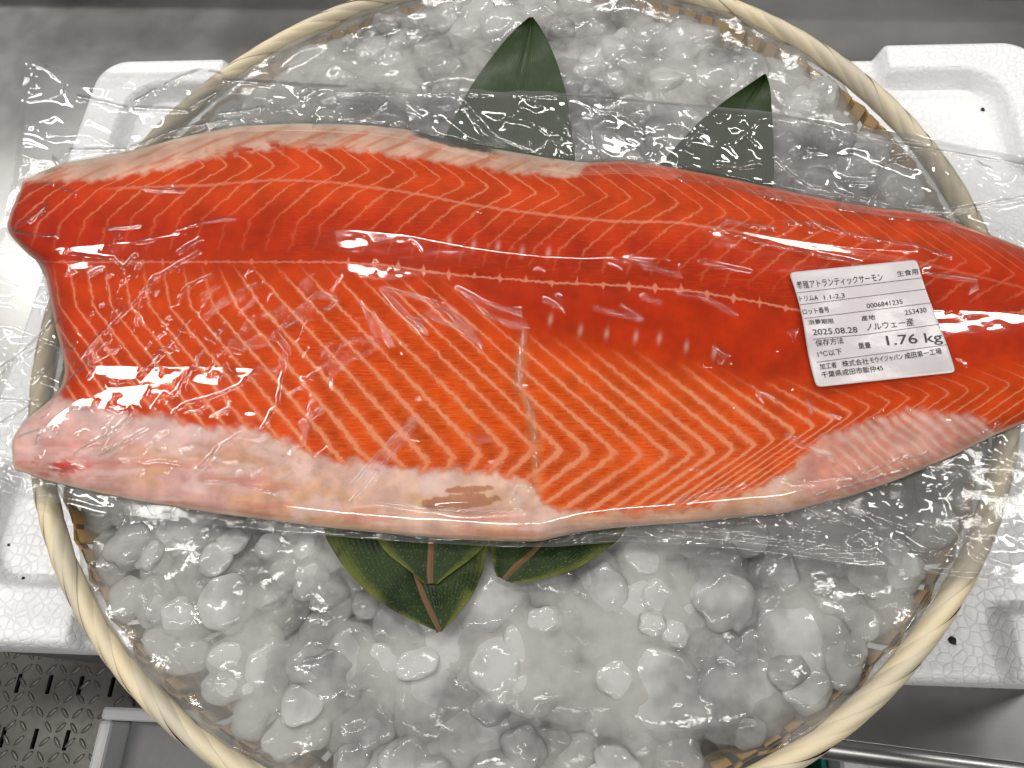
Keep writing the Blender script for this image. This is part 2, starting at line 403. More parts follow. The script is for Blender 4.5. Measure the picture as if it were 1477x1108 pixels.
# ------------------------------------------------------------------ foam box with its moulded lid
LZ = 0.160
def build_foam():
    root = empty('foam_box', (0, 0, 0)); tag(root, 'white styrofoam fish box with raised corner pads under the bamboo basket', 'foam box')
    obj('box_body', bm_mesh('box_body', box_bm(-.360, .384, -.194, .258, .0, LZ-.0305, .012, 3), False), M['foam'], root)
    x0, x1, y0, y1, rc = -.372, .397, -.2035, .268, .028
    # lid: height field over a rounded rectangle
    nx, ny = 300, 190
    gx = np.linspace(0, 1, nx); gy = np.linspace(0, 1, ny)
    U, V = np.meshgrid(gx, gy, indexing='ij')
    X = x0+(x1-x0)*U; Y = y0+(y1-y0)*V
    # pull the corners in to a rounded outline
    cx = np.clip(X, x0+rc, x1-rc); cyy = np.clip(Y, y0+rc, y1-rc)
    dx, dy = X-cx, Y-cyy
    m = np.maximum(np.abs(dx), np.abs(dy)); ln = np.hypot(dx, dy)+1e-9
    X = cx+dx*m/ln; Y = cyy+dy*m/ln
    def sd(X, Y, a, b, c, d, r):
        qx = np.abs(X-(a+b)/2)-((b-a)/2-r); qy = np.abs(Y-(c+d)/2)-((d-c)/2-r)
        return np.hypot(np.maximum(qx, 0), np.maximum(qy, 0))+np.minimum(np.maximum(qx, qy), 0)-r
    inner = sd(X, Y, x0+.036, x1-.034, y0+.038, y1-.030, .03)
    outer = sd(X, Y, x0, x1, y0, y1, rc)
    arm = sstep(.105, .097, np.minimum(X-x0, x1-X))+0.0
    arm = np.maximum(arm*0+sstep(.118, .112, np.minimum(X-x0, x1-X))*1.0, 0)
    armY = sstep(.120, .112, np.minimum(Y-y0, y1-Y))
    pad = sstep(-.003, .003, inner)*arm*armY
    Z = LZ+pad*.015
    edge = np.clip(-outer/.006, 0, 1); Z = Z-.006*(1-np.sqrt(1-(1-edge)**2))
    Y = Y+(.29-X)*.022*sstep(-.1, .26, Y)          # this lid is not quite square
    top = np.stack([X, Y, Z], -1).reshape(-1, 3)
    q = grid_quads(nx, ny, flip=True)
    loop = [i*ny for i in range(nx)]+[(nx-1)*ny+j for j in range(1, ny)]+[i*ny+ny-1 for i in range(nx-2, -1, -1)]+[j for j in range(ny-2, 0, -1)]
    n0 = len(top); low = top[loop].copy(); low[:, 2] = LZ-.030
    L = len(loop); a = np.array(loop); b = np.roll(a, -1); c_ = n0+np.arange(L); d_ = np.roll(c_, -1)
    q = np.concatenate([q, np.stack([a, c_, d_, b], 1)])
    me = mesh_np('lid', np.concatenate([top, low]), q)
    lid = obj('lid', me, M['foam'], root)
    # dents and specks of dirt on the lid
    for px, py, s in ((1374, 924, .0022), (1418, 158, .0016), (39, 914, .0022), (33, 834, .0010), (1388, 122, .001), (12, 786, .0009)):
        bm = bmesh.new(); bmesh.ops.create_icosphere(bm, subdivisions=2, radius=s)
        for v in bm.verts: v.co = v.co*(1+.5*mnoise.noise(v.co*900)); v.co.z *= .35
        p = P(px, py, LZ+.0006); o = obj('dirt_speck', bm_mesh('dirt_speck', bm, True), M['dark'], lid, tuple(p))
build_foam()

# ------------------------------------------------------------------ bamboo basket
RC, TA, TB = 0.2845, 0.0058, 0.0080          # rim circle radius, half width, half height of the wound rim
def build_basket():
    root = empty('bamboo_basket', (0, 0, LZ)); tag(root, 'round pale bamboo basket with strip-wound rim, full of ice', 'basket')
    zr = ZR-LZ
    # rim hoop
    n, k = 160, 12
    th = np.linspace(0, 2*np.pi, n, endpoint=False)[:, None]; ph = np.linspace(0, 2*np.pi, k, endpoint=False)[None, :]
    r = RC+TA*.8*np.cos(ph); v = np.stack([r*np.cos(th), r*np.sin(th), zr+TB*.8*np.sin(ph)+0*th], -1)
    i, j = np.meshgrid(np.arange(n), np.arange(k), indexing='ij'); a = (i*k+j).ravel(); b = (i*k+(j+1) % k).ravel(); c = (((i+1) % n)*k+(j+1) % k).ravel(); d = (((i+1) % n)*k+j).ravel()
    obj('rim_hoop', mesh_np('rim_hoop', v, np.stack([a, b, c, d], 1)[:, ::-1]), M['slat'], root)
    # winding strips: helical bands, three shapes shared between them
    NS = 92
    meshes = []
    for var in range(4):
        nu, nw = 22, 6
        vs_, uvs = [], []
        wid = 2*np.pi/NS*(.60+.05*var)
        tw = 0.165+.015*var
        for a_ in np.linspace(-.42*np.pi, 1.45*np.pi, nu):
            f = (a_-.5*np.pi)/np.pi
            for q in np.linspace(-1, 1, nw):
                tt = -f*tw+q*wid*.9
                lift = .0006*(1-q*q)+.0005*(q*.5+.5)
                rr = RC+(TA*.86+lift)*math.cos(a_); zz = zr+(TB*.86+lift)*math.sin(a_)
                vs_.append((rr*math.cos(tt), rr*math.sin(tt), zz)); uvs.append((a_/3, q))
        me = mesh_np('rim_strip', vs_, grid_quads(nu, nw))
        uvl = me.uv_layers.new(name='UVMap')
        li = np.zeros(len(me.loops), np.int32); me.loops.foreach_get('vertex_index', li)
        uvl.data.foreach_set('uv', np.array(uvs, np.float32)[li].ravel())
        me.materials.append(M['rim']); meshes.append(me)
    for s in range(NS):
        o = obj('rim_strip', meshes[rng.integers(4)], None, root)
        o.rotation_euler = (0, 0, 2*np.pi*(s+rng.uniform(-.12, .12))/NS)
    # wall: upright slats bent inwards, held by woven hoops
    prof = [(.2755, zr-.004), (.2715, zr-.018), (.262, zr-.036), (.245, zr-.052), (.215, .014), (.17, .006), (.03, .006)]
    ns = 132
    def slat():
        vs_, qd = [], []
        for (r_, z_) in prof:
            ww = min(.0042, .0042*r_/.27+.0004)
            vs_ += [(r_, -ww, z_), (r_, ww, z_), (r_+.0015, ww, z_-.0012), (r_+.0015, -ww, z_-.0012)]
        for i in range(len(prof)-1):
            for e in range(4):
                a = i*4+e; b = i*4+(e+1) % 4; qd.append((a, b, b+4, a+4))
        me = mesh_np('slat', vs_, np.array(qd), smooth=False); me.uv_layers.new(name='UVMap'); me.materials.append(M['slat']); return me
    sm = slat()
    for s in range(ns):
        o = obj('slat', sm, None, root); o.rotation_euler.z = 2*np.pi*s/ns
    for hi, (r_, z_) in enumerate(((.2775, zr-.012), (.2705, zr-.026), (.259, zr-.043), (.235, zr-.060))):
        n, k = 264, 4
        vs_ = []
        for i in range(n):
            t_ = 2*np.pi*i/n; wv = .0016*math.cos(t_*ns/2+hi*math.pi)
            for (dr, dz) in ((-.0007, .005), (.0007, .005), (.0007, -.005), (-.0007, -.005)):
                rr = r_+dr+wv+(-.35*dz if False else 0); vs_.append((rr*math.cos(t_), rr*math.sin(t_), z_+dz))
        qd = [(i*4+e, ((i+1) % n)*4+e, ((i+1) % n)*4+(e+1) % 4, i*4+(e+1) % 4) for i in range(n) for e in range(4)]
        me = mesh_np('woven_hoop', vs_, np.array(qd), smooth=False); me.uv_layers.new(name='UVMap')
        obj('woven_hoop', me, M['slat'], root)
build_basket()

# ------------------------------------------------------------------ outline of the fillet and the bag (positions in photograph pixels, lifted to real heights)
TOP = [(-40, 268), (8, 266), (35, 260), (80, 238), (150, 226), (200, 215), (250, 201), (300, 190), (345, 182), (430, 178), (520, 180), (590, 187), (660, 205), (720, 216), (780, 226), (845, 235), (900, 232), (960, 240), (1040, 255), (1100, 268), (1180, 285), (1250, 298), (1340, 308), (1390, 325), (1430, 340), (1477, 358), (1600, 425), (1720, 490)]
BOT = [(-40, 672), (20, 676), (60, 692), (120, 706), (200, 723), (300, 739), (400, 752), (480, 762), (560, 770), (640, 777), (720, 781), (780, 781), (830, 768), (900, 760), (1000, 753), (1080, 745), (1130, 741), (1180, 727), (1230, 715), (1300, 690), (1380, 655), (1440, 625), (1477, 610), (1600, 575), (1720, 550)]
LEFT = [(0, 35), (.1, 15), (.16, 8), (.23, 30), (.31, 62), (.39, 70), (.51, 80), (.63, 95), (.70, 90), (.745, 70), (.81, 38), (.9, 16), (1, 20)]
SPINE = [(0, 372), (75, 378), (350, 378), (480, 378), (560, 383), (640, 395), (720, 402), (800, 408), (900, 412), (1000, 420), (1100, 437), (1160, 450), (1370, 455), (1477, 450), (1720, 500)]
SEAM = [(0, 300), (60, 292), (155, 272), (300, 267), (400, 259), (480, 263), (606, 280), (660, 292), (733, 303), (790, 310), (877, 319), (980, 321), (1100, 340), (1300, 372), (1477, 415), (1720, 500)]
FZ0 = ZR+.0116                 # underside of the fillet, on the ice
def f_top(x): return ips(x, TOP)
def f_bot(x): return ips(x, BOT)
def f_left(v): return ips(v, LEFT, 5, .025)
def rnd(d, r): return np.sqrt(np.clip(1-(1-np.clip(d/r, 0, 1))**2, 0, 1))
def fish_h(x, y):
    tp, bt = f_top(x), f_bot(x); v = (y-tp)/(bt-tp)
    H = ip(v, [(0, .42), (.06, .66), (.15, .88), (.26, 1.0), (.38, .985), (.5, .90), (.62, .80), (.75, .63), (.85, .475), (.93, .345), (1, .22)])
    H = H*ips(x, [(-40, .016), (60, .022), (200, .033), (600, .038), (1000, .037), (1250, .032), (1400, .027), (1720, .012)], 5, 60)
    r = rnd(y-tp, 28)*rnd(bt-y, 30)*rnd(x-f_left(np.clip(v, 0, 1)), 34)
    h = H*r*.9
    h = h - .0001*np.exp(-((y-ips(x, SPINE))/9)**2)*r - .0001*np.exp(-((y-ips(x, SEAM))/6)**2)*r
    h = h + .0014*(fbm(x/190, y/90, 2)-.5)*r
    # the pectoral fin stub stands proud near the belly edge, the vertical seam is pressed in
    h = h + .0022*np.exp(-((x-665)/48)**2-((y-722)/14)**2)*r - .0014*np.exp(-((x-ip(y, [(480, 754), (555, 748), (595, 768), (700, 773)]))/9)**2)*sstep(460, 520, y)*r
    return np.where((v > 0) & (v < 1), h, 0)

def build_fillet():
    nu, nv = 860, 330
    u = np.linspace(0, 1, nu); v = np.linspace(0, 1, nv)
    u = u+.0; v = .5-.5*np.cos(np.pi*v)*(.25)-.5*(1-2*v)*.75
    U, V = np.meshgrid(u, v, indexing='ij')
    xl = f_left(V); X = xl+(1720-xl)*U
    Y = f_top(X)+V*(f_bot(X)-f_top(X))
    jag = (fbm(X/9, Y/9, 3)-.5)
    H = fish_h(X, Y); H[:, 0] = 0; H[:, -1] = 0; H[0, :] = 0; H[-1, :] = 0
    W = P(X, Y, FZ0+H)
    verts = W.reshape(-1, 3); q = grid_quads(nu, nv)
    # underside
    low = W.copy(); low[..., 2] = FZ0-.0002; cu, cv = 40, 20
    iu = np.linspace(0, nu-1, cu).astype(int); iv = np.linspace(0, nv-1, cv).astype(int)
    lv = low[np.ix_(iu, iv)].reshape(-1, 3)
    q = np.concatenate([q, grid_quads(cu, cv, len(verts), True)])
    nlow = len(lv)
    # ---------------- colour fields
    x, y = X, Y
    L = ips(x, SPINE); S = ips(x, SEAM)
    n1 = fbm(x/40, y/40); n2 = fbm(x/11, y/11); n3 = fbm(x/140+9, y/90+4)
    APEX = [(0, 705), (300, 705), (500, 690), (600, 672), (640, 661), (765, 647), (848, 652), (965, 658), (1031, 652), (1089, 644), (1145, 623), (1194, 608), (1251, 588), (1309, 574), (1400, 562), (1477, 552), (1720, 520)]
    ss = np.linspace(-150, 2100, 4501)
    sp = ip(ss, [(0, 24), (200, 26), (350, 29), (600, 35), (700, 39), (940, 39), (1000, 31), (1200, 27), (1350, 29), (1700, 30)])
    N = np.concatenate([[0], np.cumsum((ss[1]-ss[0])/sp[:-1])])
    As = ips(ss, APEX, 9, 20)
    ku = ip(ss, [(0, .60), (200, .68), (400, .80), (600, .90), (750, 1.0), (900, 1.14), (1118, 1.28), (1250, 2.2), (1400, 2.6)])
    kl = ip(ss, [(0, .3), (600, .55), (700, .75), (800, 1.2), (900, 1.48), (2000, 1.45)])
    phase = np.zeros_like(x); spc = np.zeros_like(x)
    ybins = np.arange(150, 800, 2.0); tab = np.zeros((len(ybins), 1181)); tsp = np.zeros_like(tab); xs = np.linspace(-40, 1730, 1181)
    for k, yy in enumerate(ybins):
        dy = As-yy
        lf = sstep(640, 480, ss)                      # head end: lines leave the spine and reach the belly steeply
        Dm = As-380
        t1 = np.clip(dy-(Dm-62), 0, None); t2 = np.clip(60-dy, 0, 60)
        rounded = np.sqrt(dy*dy+16)-4
        rounded = rounded-lf*(.8*t1-.45*t2*np.where(dy > 0, 1, 0)*np.clip(dy/60, 0, 1))
        up = np.where(dy > 0, ku*rounded, kl*rounded)
        Xs = np.maximum.accumulate(ss-up)+np.arange(len(ss))*1e-6
        tab[k] = np.interp(xs, Xs, N); tsp[k] = np.interp(xs, Xs, sp)
    def look(T):
        fy = np.clip((y-150)/2, 0, len(ybins)-1.001); fx = np.clip((x+40)/1.5, 0, 1179.99)
        iy = fy.astype(int); ix = fx.astype(int); ay = fy-iy; ax = fx-ix
        return (T[iy, ix]*(1-ay)+T[iy+1, ix]*ay)*(1-ax)+(T[iy, ix+1]*(1-ay)+T[iy+1, ix+1]*ay)*ax
    ph_low = look(tab)
    # back half: chevrons pointing right between the fat band and the seam, sweeping down and back below it
    AP2 = [(-40, 262), (100, 250), (300, 238), (480, 241), (580, 249), (660, 262), (740, 277), (870, 281), (964, 290), (1060, 310), (1160, 326), (1300, 350), (1477, 400), (1720, 490)]
    As2 = ips(ss, AP2, 9, 20); sp2 = ip(ss, [(0, 30), (200, 34), (2000, 35)]); N2 = np.concatenate([[0], np.cumsum((ss[1]-ss[0])/sp2[:-1])])
    tab2 = np.zeros_like(tab)
    for k, yy in enumerate(ybins):
        dy = As2-yy; rr = np.sqrt(dy*dy+9)-3
        dn = np.clip(yy-As2, 0, None)
        low_ = np.where(dn < 28, 1.9*np.sqrt(dn*dn+9)-5.7, 1.9*28-5.0+1.15*(dn-28)); low_ = np.maximum(low_, 0)
        low_ = np.where(dn > 75, 1.9*28-5+1.15*47+.3*(dn-75), low_)
        Xs = np.maximum.accumulate(ss-np.where(dy > 0, 1.45*rr, low_))+np.arange(len(ss))*1e-6
        tab2[k] = np.interp(xs, Xs, N2)
    ph_up = look(tab2)
    upper = y < L
    phase = np.where(upper, ph_up, ph_low); spc = np.where(upper, 34, look(tsp))
    # boundaries
    PALE = [(-40, 610), (35, 590), (78, 571), (123, 580), (180, 595), (217, 598), (253, 609), (307, 616), (361, 620), (390, 634), (426, 649), (469, 660), (523, 667), (563, 678), (603, 681), (642, 682), (682, 680), (711, 683), (740, 693), (769, 702), (787, 726), (805, 736), (841, 739), (980, 733), (1067, 714), (1128, 687), (1179, 640), (1201, 622), (1230, 610), (1287, 599), (1338, 592), (1392, 595), (1420, 606), (1450, 616), (1500, 640), (1720, 700)]
    pale_d = y-ips(x, PALE, 5, 6)+(n2-.5)*16+(n1-.5)*20+3*np.abs(np.sin(np.pi*ph_low))*sstep(180, 260, x)*sstep(900, 700, x)
    pale = sstep(-8, 9, pale_d)
    BAND = [(-40, 262), (60, 262), (150, 262), (235, 246), (314, 226), (415, 213), (500, 217), (534, 220), (606, 231), (697, 245), (754, 254), (834, 255), (848, 236), (900, 225), (1720, 300)]
    band_d = ips(x, BAND, 5, 6)-y+(n2-.5)*14
    band = sstep(-4, 6, band_d)*sstep(852, 838, x)
    DARKB = [(-40, 378), (300, 380), (500, 385), (600, 396), (660, 416), (760, 476), (877, 503), (980, 523), (1049, 540), (1103, 552), (1230, 553), (1374, 533), (1477, 520), (1720, 520)]
    dk = sstep(38, -30, y-ips(x, DARKB)-(n1-.5)*30)*sstep(-115, -50, y-L)
    c_dark = np.array([.53, .027, .003]); c_mid = np.array([.75, .074, .008]); c_up = np.array([.70, .068, .011]); c_orange = np.array([.82, .112, .007])
    col = np.where(upper[..., None], c_up, c_mid)*1.0
    col = col+(c_orange-col)*(sstep(420, 620, y)*sstep(300, 620, x)*sstep(1250, 900, x))[..., None]*.8
    col = col+(c_dark-col)*(dk*.8)[..., None]
    redl = sstep(260, 60, x)*(1-pale)*.45; col = col+(np.array([.58, .026, .006])-col)*redl[..., None]
    col = col*(1+.22*(n1-.5)+.12*(n3-.5))[..., None]
    amp = np.where(upper, ip(y-S, [(-60, .8), (0, .75), (25, .6), (70, .22), (110, .10)])*ip(x, [(0, .9), (500, .8), (700, .75), (1000, .7), (1400, .55)]),
                   sstep(-8, 45, y-ips(x, DARKB)-(n1-.5)*22))
    amp = np.where((~upper) & (x < 520), np.maximum(amp, .55*sstep(2, 30, y-L)), amp)
    amp = amp*np.where(upper, sstep(-4, 6, L-y-16), 1)
    amp = amp*ip(x, [(0, .75), (300, .8), (500, .95), (1150, .95), (1300, .7), (1720, .6)])
    lw = np.where(upper, 2.0, ip(x, [(0, 2.5), (300, 3.1), (600, 4.6), (950, 5.2), (1150, 3.9), (1300, 2.5)]))*np.where(upper, 1, ip(y-L, [(0, .6), (130, .9), (260, 1.25)]))
    lw = lw*np.where((~upper) & (y > ips(x, APEX, 5, 8)), 1.1, 1)
    fib = np.where(upper, .25, sstep(20, 90, y-ips(x, DARKB)))*sstep(250, 520, x)*(1-.6*sstep(1150, 1350, x))
    # pale belly membrane: pink at the head end, cream further on, striped at the fin
    pk = np.array([.86, .49, .44]); cream = np.array([.90, .60, .46]); tan = np.array([.78, .44, .24]); pink2 = np.array([.80, .33, .25])
    pc = pk+(cream-pk)*(sstep(300, 620, x+(n3-.5)*300)*.8)[..., None]
    pc = pc+(tan-pc)*(sstep(.44, .62, fbm(x/70+3, y/30+8, 3))*sstep(.0, 50, y-ips(x, PALE))*.7*sstep(120, 240, x))[..., None]
    pc = pc+(pink2-pc)*(sstep(1130, 1180, x)*.9)[..., None]
    stri = .5+.5*np.sin((x*.80-y*.95+8*(n1-.5)*2.2)*.36)
    pc = pc+(np.array([.84, .55, .45])-pc)*(sstep(1185, 1230, x)*sstep(.55, .95, stri)*.65)[..., None]
    pc = pc+(np.array([.58, .10, .05])-pc)*(sstep(1185, 1260, x)*sstep(.3, .0, stri)*.55*sstep(45, 0, y-ips(x, PALE)))[..., None]
    pc = pc*(1+.28*(n2-.5)+.2*(n1-.5))[..., None]
    pc = pc+(np.array([.92, .66, .62])-pc)*(sstep(.5, .68, fbm(x/48+30, y/26+2, 3))*.6*(1-.7*sstep(1120, 1200, x)))[..., None]
    pc = pc+(np.array([.80, .30, .24])-pc)*(sstep(.52, .66, fbm(x/75+60, y/11+12, 3))*sstep(30, 75, y-ips(x, PALE))*.6*sstep(1150, 900, x))[..., None]
    red = np.exp(-((x-85)/45)**2-((y-674)/15)**2)*sstep(.40, .62, fbm(x/13, y/6+3, 3)); pc = pc+(np.array([.62, .07, .04])-pc)*red[..., None]
    dkv = sstep(.58, .64, fbm(x/12+40, y/9, 4))*np.exp(-((x-370)/110)**2-((y-665)/32)**2); pc = pc+(np.array([.40, .26, .22])-pc)*(dkv*.4)[..., None]
    ec = sstep(780, 830, x)*sstep(1150, 1090, x); st = fbm(x/60, y/4+3, 3)
    pc = pc+(np.array([.80, .40, .20])-pc)*(ec*np.clip(.25+1.3*(st-.35), 0, .8)*sstep(38, 10, y-ips(x, PALE)))[..., None]
    # the cut edge of the belly: streaks of brown meat running along the rim
    rim_s = sstep(20, 2, f_bot(x)-y)*(fbm(x/70, y/5)-.25)
    pc = pc+(np.array([.55, .27, .17])-pc)*np.clip(rim_s*1.4, 0, .8)[..., None]
    for (a, b, ra, rb, rot) in ((664, 724, 56, 11, -.06), (676, 706, 38, 5, -.06)):
        xx = (x-a)*math.cos(rot)+(y-b)*math.sin(rot); yy = -(x-a)*math.sin(rot)+(y-b)*math.cos(rot)
        mm = sstep(1.08, .9, np.hypot(xx/ra, yy/rb)+(n2-.5)*.9); pc = pc+(np.array([.53, .23, .13])-pc)*(mm*.9)[..., None]
    col = col+(pc-col)*pale[..., None]
    # fat band on the back
    fb = np.array([.82, .50, .38]); bs = fbm((x+2.2*y)/14, (y-.3*x)/40)
    bc = fb+(np.array([.70, .20, .09])-fb)*(sstep(.47, .74, bs)*.75)[..., None]
    bc = bc+(np.array([.86, .66, .50])-bc)*(sstep(14, 0, y-f_top(x))*.6)[..., None]
    spots = sstep(.55, .68, fbm(x/18, y/6))*np.exp(-((x-380)/110)**2-((y-212-.12*(x-400)*-1)/10)**2)
    bc = bc+(np.array([.60, .05, .02])-bc)*spots[..., None]
    col = col+(bc-col)*band[..., None]
    rimpale = sstep(9, 0, y-f_top(x))*.5*sstep(840, 900, x)*0
    # white pin bone spots
    for a, b in ((648, 348), (683, 354), (718, 356), (753, 363), (791, 365), (794, 461), (837, 477), (875, 481), (917, 486), (951, 488), (990, 500), (1030, 510)):
        mm = np.exp(-((x-a+(y-b)*.15)/3.2)**2-((y-b)/7.5)**2)*.65; col = col+(np.array([.85, .50, .40])-col)*mm[..., None]
    # vertical cream seam
    sx = ip(y, [(470, 756), (483, 754), (555, 748), (595, 766), (640, 772), (700, 773)])
    mm = np.exp(-((x-sx-(n2-.5)*8)/7.5)**2)*sstep(465, 520, y)*(1-pale)*.72; col = col+(np.array([.76, .36, .16])-col)*mm[..., None]
    # thin pale edge all round, where the skin shows
    ed = np.minimum(np.minimum(y-f_top(x), f_bot(x)-y), (x-f_left(V))*1.2)
    mm = sstep(7, 1, ed)*.7*np.where(upper & (x > 850), .4, 1); col = col+(np.array([.80, .62, .50])-col)*mm[..., None]
    # blue-black skin peeping out at the back edge
    skin = sstep(10, 7, y-f_top(x)+(n2-.5)*6)*sstep(590, 606, x)*sstep(728, 700, x)
    col = col+(np.array([.03, .035, .045])-col)*(skin*.9)[..., None]
    amp = amp*np.where(upper, np.clip(.35+1.3*fbm(x/60+70, y/40, 2), 0, 1.2), np.clip(.6+.8*fbm(x/70+20, y/60, 2), 0, 1.1))
    keep = (1-pale)*(1-band*.85); amp = amp*keep*(1-skin); fib = fib*(1-pale)*(1-band)
    col = np.clip(col, .002, .95)
    allv = np.concatenate([verts, lv])
    pad = lambda a, val=0.0: np.concatenate([a.reshape(-1), np.full(nlow, val)])
    lp = np.concatenate([[0], np.cumsum(1/ip(np.arange(-40, 1740, 1.0), [(0, 26), (200, 29), (400, 35), (700, 37), (1200, 38)]))])
    fields = dict(phase=pad(phase), amp=pad(amp), spacing=pad(spc, 30), line_w=pad(lw, 1), fibre=pad(fib), d_spine=pad(y-L, 99), d_seam=pad(y-S, 99),
                  spine_phase=pad(np.interp(x, np.arange(-40, 1741, 1.0), lp)),
                  spine_amp=pad(ip(x, [(60, .2), (90, .55), (400, .6), (560, .95), (1150, .95), (1200, .3), (1360, .6), (1720, .6)])),
                  seam_amp=pad(ip(x, [(140, 0), (180, .55), (600, .6), (980, .7), (1100, .35), (1300, .3), (1720, .2)])*(1-band)))
    colv = np.concatenate([np.concatenate([col.reshape(-1, 3), np.ones((nu*nv, 1))], 1), np.tile([.3, .3, .32, 1], (nlow, 1))])
    uvv = np.concatenate([np.stack([x/100, y/100, 0*x], -1).reshape(-1, 3), np.zeros((nlow, 3))])
    which = np.concatenate([np.where(skin > .5, 3, np.where(pale > .5, 1, np.where(band > .5, 2, 0))).reshape(-1), np.zeros(nlow, int)])
    fw = which[q[:, 0]]
    root = empty('salmon_fillet', tuple(P(738, 480, FZ0)))
    tag(root, 'long orange salmon fillet with white fat lines sealed in clear film', 'fish fillet')
    for k, nm in enumerate(('flesh', 'belly_membrane', 'back_fat', 'skin_edge')):
        qq = q[fw == k]; used, inv = np.unique(qq, return_inverse=True)
        me = mesh_np(nm, allv[used], inv.reshape(qq.shape))
        attr(me, 'flesh_col', colv[used], 'FLOAT_COLOR'); attr(me, 'flesh_uv', uvv[used], 'FLOAT_VECTOR')
        for fn, fv in fields.items(): attr(me, fn, fv[used])
        o = obj(nm, me, M['flesh'], root); o.matrix_parent_inverse = root.matrix_basis.inverted()
        lb = (None, 'pale pink belly membrane along the lower edge', 'whitish strip of fat along the back', 'sliver of blue-black skin at the back edge')[k]
        if lb: o['label'] = lb
build_fillet()

# ------------------------------------------------------------------ vacuum bag
BT = [(-120, 70), (30, 90), (60, 89), (100, 97), (180, 106), (250, 105), (290, 99), (310, 101), (340, 111), (450, 119), (640, 129), (830, 134), (1000, 150), (1110, 161), (1230, 180), (1330, 196), (1477, 226), (1800, 300)]
BB = [(-120, 712), (0, 719), (60, 723), (100, 727), (140, 738), (250, 752), (400, 767), (560, 780), (720, 789), (800, 789), (900, 781), (1000, 787), (1100, 796), (1200, 810), (1300, 822), (1400, 834), (1477, 843), (1800, 885)]
BL = [(0, 38), (.05, 33), (.25, 20), (.38, 3), (.5, -28), (.62, -50), (.8, -60), (1, -60)]
def z_to(o, s, pts): return [(o[0]+a/s, o[1]+b/s) for a, b in pts]
Z1, Z2, Z3, Z4, Z5, Z6, Z9 = (0, 0), (480, 0), (977, 0), (0, 360), (480, 360), (977, 360), (977, 708)
CREASES = []   # (origin, points, height scale, width)
def cr(o, pts, h=1.7, w=2.3): CREASES.append((z_to(o, 2.77, pts), h, w))
for pts in ([(200, 160), (320, 190), (450, 230), (540, 310), (600, 400)], [(600, 400), (560, 360), (480, 310), (370, 270), (335, 285), (370, 340)], [(200, 160), (270, 240), (340, 310), (370, 340)],
            [(500, 160), (600, 210), (760, 270), (780, 315)], [(780, 315), (700, 300), (620, 270), (560, 210), (500, 160)], [(390, 240), (450, 250), (500, 300)],
            [(110, 215), (175, 370), (70, 365), (0, 420)], [(0, 490), (60, 450), (180, 385)], [(160, 260), (235, 385)], [(320, 680), (180, 830), (80, 940)], [(340, 680), (270, 780), (80, 1010)],
            [(540, 740), (580, 760), (620, 757)], [(850, 205), (920, 240), (900, 190)], [(1050, 235), (1180, 270), (1240, 285), (1160, 225)], [(1130, 40), (1280, 70), (1385, 105)], [(1240, 190), (1310, 220)], [(760, 340), (740, 540), (790, 640), (810, 760), (815, 880)],
            [(80, 1015), (200, 1010), (320, 1030), (560, 1055), (760, 1045)], [(720, 1000), (745, 945), (810, 955)]): cr(Z5, pts)
for pts in ([(290, 25), (450, 40), (490, 80), (540, 30)], [(610, 125), (700, 70), (790, 20)], [(710, 210), (750, 150), (840, 110)], [(810, 190), (870, 155)], [(960, 175), (1040, 140)],
            [(1130, 310), (1180, 260), (1270, 180), (1350, 205), (1320, 240), (1255, 240)], [(950, 405), (1000, 390), (1060, 380), (1120, 320), (1210, 270)], [(850, 450), (980, 320), (1010, 290)], [(830, 270), (920, 195)],
            [(570, 500), (650, 400), (690, 380), (750, 290)], [(700, 660), (740, 620), (860, 595), (960, 550), (1040, 475), (1100, 490), (1150, 400), (1120, 360)], [(440, 540), (540, 530)], [(690, 350), (680, 400)],
            [(300, 820), (480, 710), (540, 640)], [(400, 825), (470, 790), (580, 725)], [(560, 860), (640, 850), (720, 865)], [(785, 885), (880, 790), (960, 740)], [(820, 935), (930, 940), (1105, 985)], [(480, 850), (510, 852)],
            [(195, 880), (250, 890), (300, 870), (330, 880)], [(80, 750), (160, 720), (150, 770)], [(240, 560), (330, 470), (440, 350)], [(200, 600), (300, 500), (420, 410)], [(290, 640), (360, 640)], [(430, 640), (470, 660), (550, 635)], [(1235, 530), (1260, 490), (1385, 420)],
            [(1115, 610), (1130, 520), (1155, 400)], [(1050, 720), (1100, 640)], [(1210, 770), (1240, 690), (1290, 635)], [(610, 640), (660, 580)], [(680, 620), (740, 520), (820, 410)], [(560, 510), (620, 430)], [(860, 360), (910, 300)], [(900, 470), (930, 490)], [(250, 390), (290, 400), (300, 370)],
            [(0, 600), (80, 605), (150, 615)], [(0, 700), (150, 610)], [(0, 510), (60, 450), (150, 395)], [(0, 480), (70, 430), (230, 280)], [(620, 110), (600, 150), (500, 240), (380, 360), (300, 460)]): cr(Z4, pts)
for pts in ([(50, 915), (120, 880), (190, 825)], [(50, 920), (120, 940), (225, 945)], [(120, 800), (130, 735), (210, 735), (300, 775)], [(420, 1000), (480, 935), (430, 915), (555, 900)], [(700, 920), (830, 885), (930, 870)], [(300, 1020), (450, 1035), (490, 1080)], [(720, 1005), (800, 960)], [(560, 755), (640, 760), (730, 760)], [(700, 735), (640, 765)], [(530, 970), (620, 950)], [(150, 700), (240, 670)]): cr(Z1, pts)
for pts in ([(150, 915), (200, 880), (260, 895), (390, 915)], [(180, 920), (350, 975), (730, 1055)], [(430, 930), (430, 885), (560, 895), (700, 940), (960, 985), (1100, 1030)], [(110, 1050), (200, 1070), (290, 1090)], [(640, 830), (850, 870), (1070, 885)], [(0, 715), (200, 745), (420, 800)]): cr(Z3, pts)
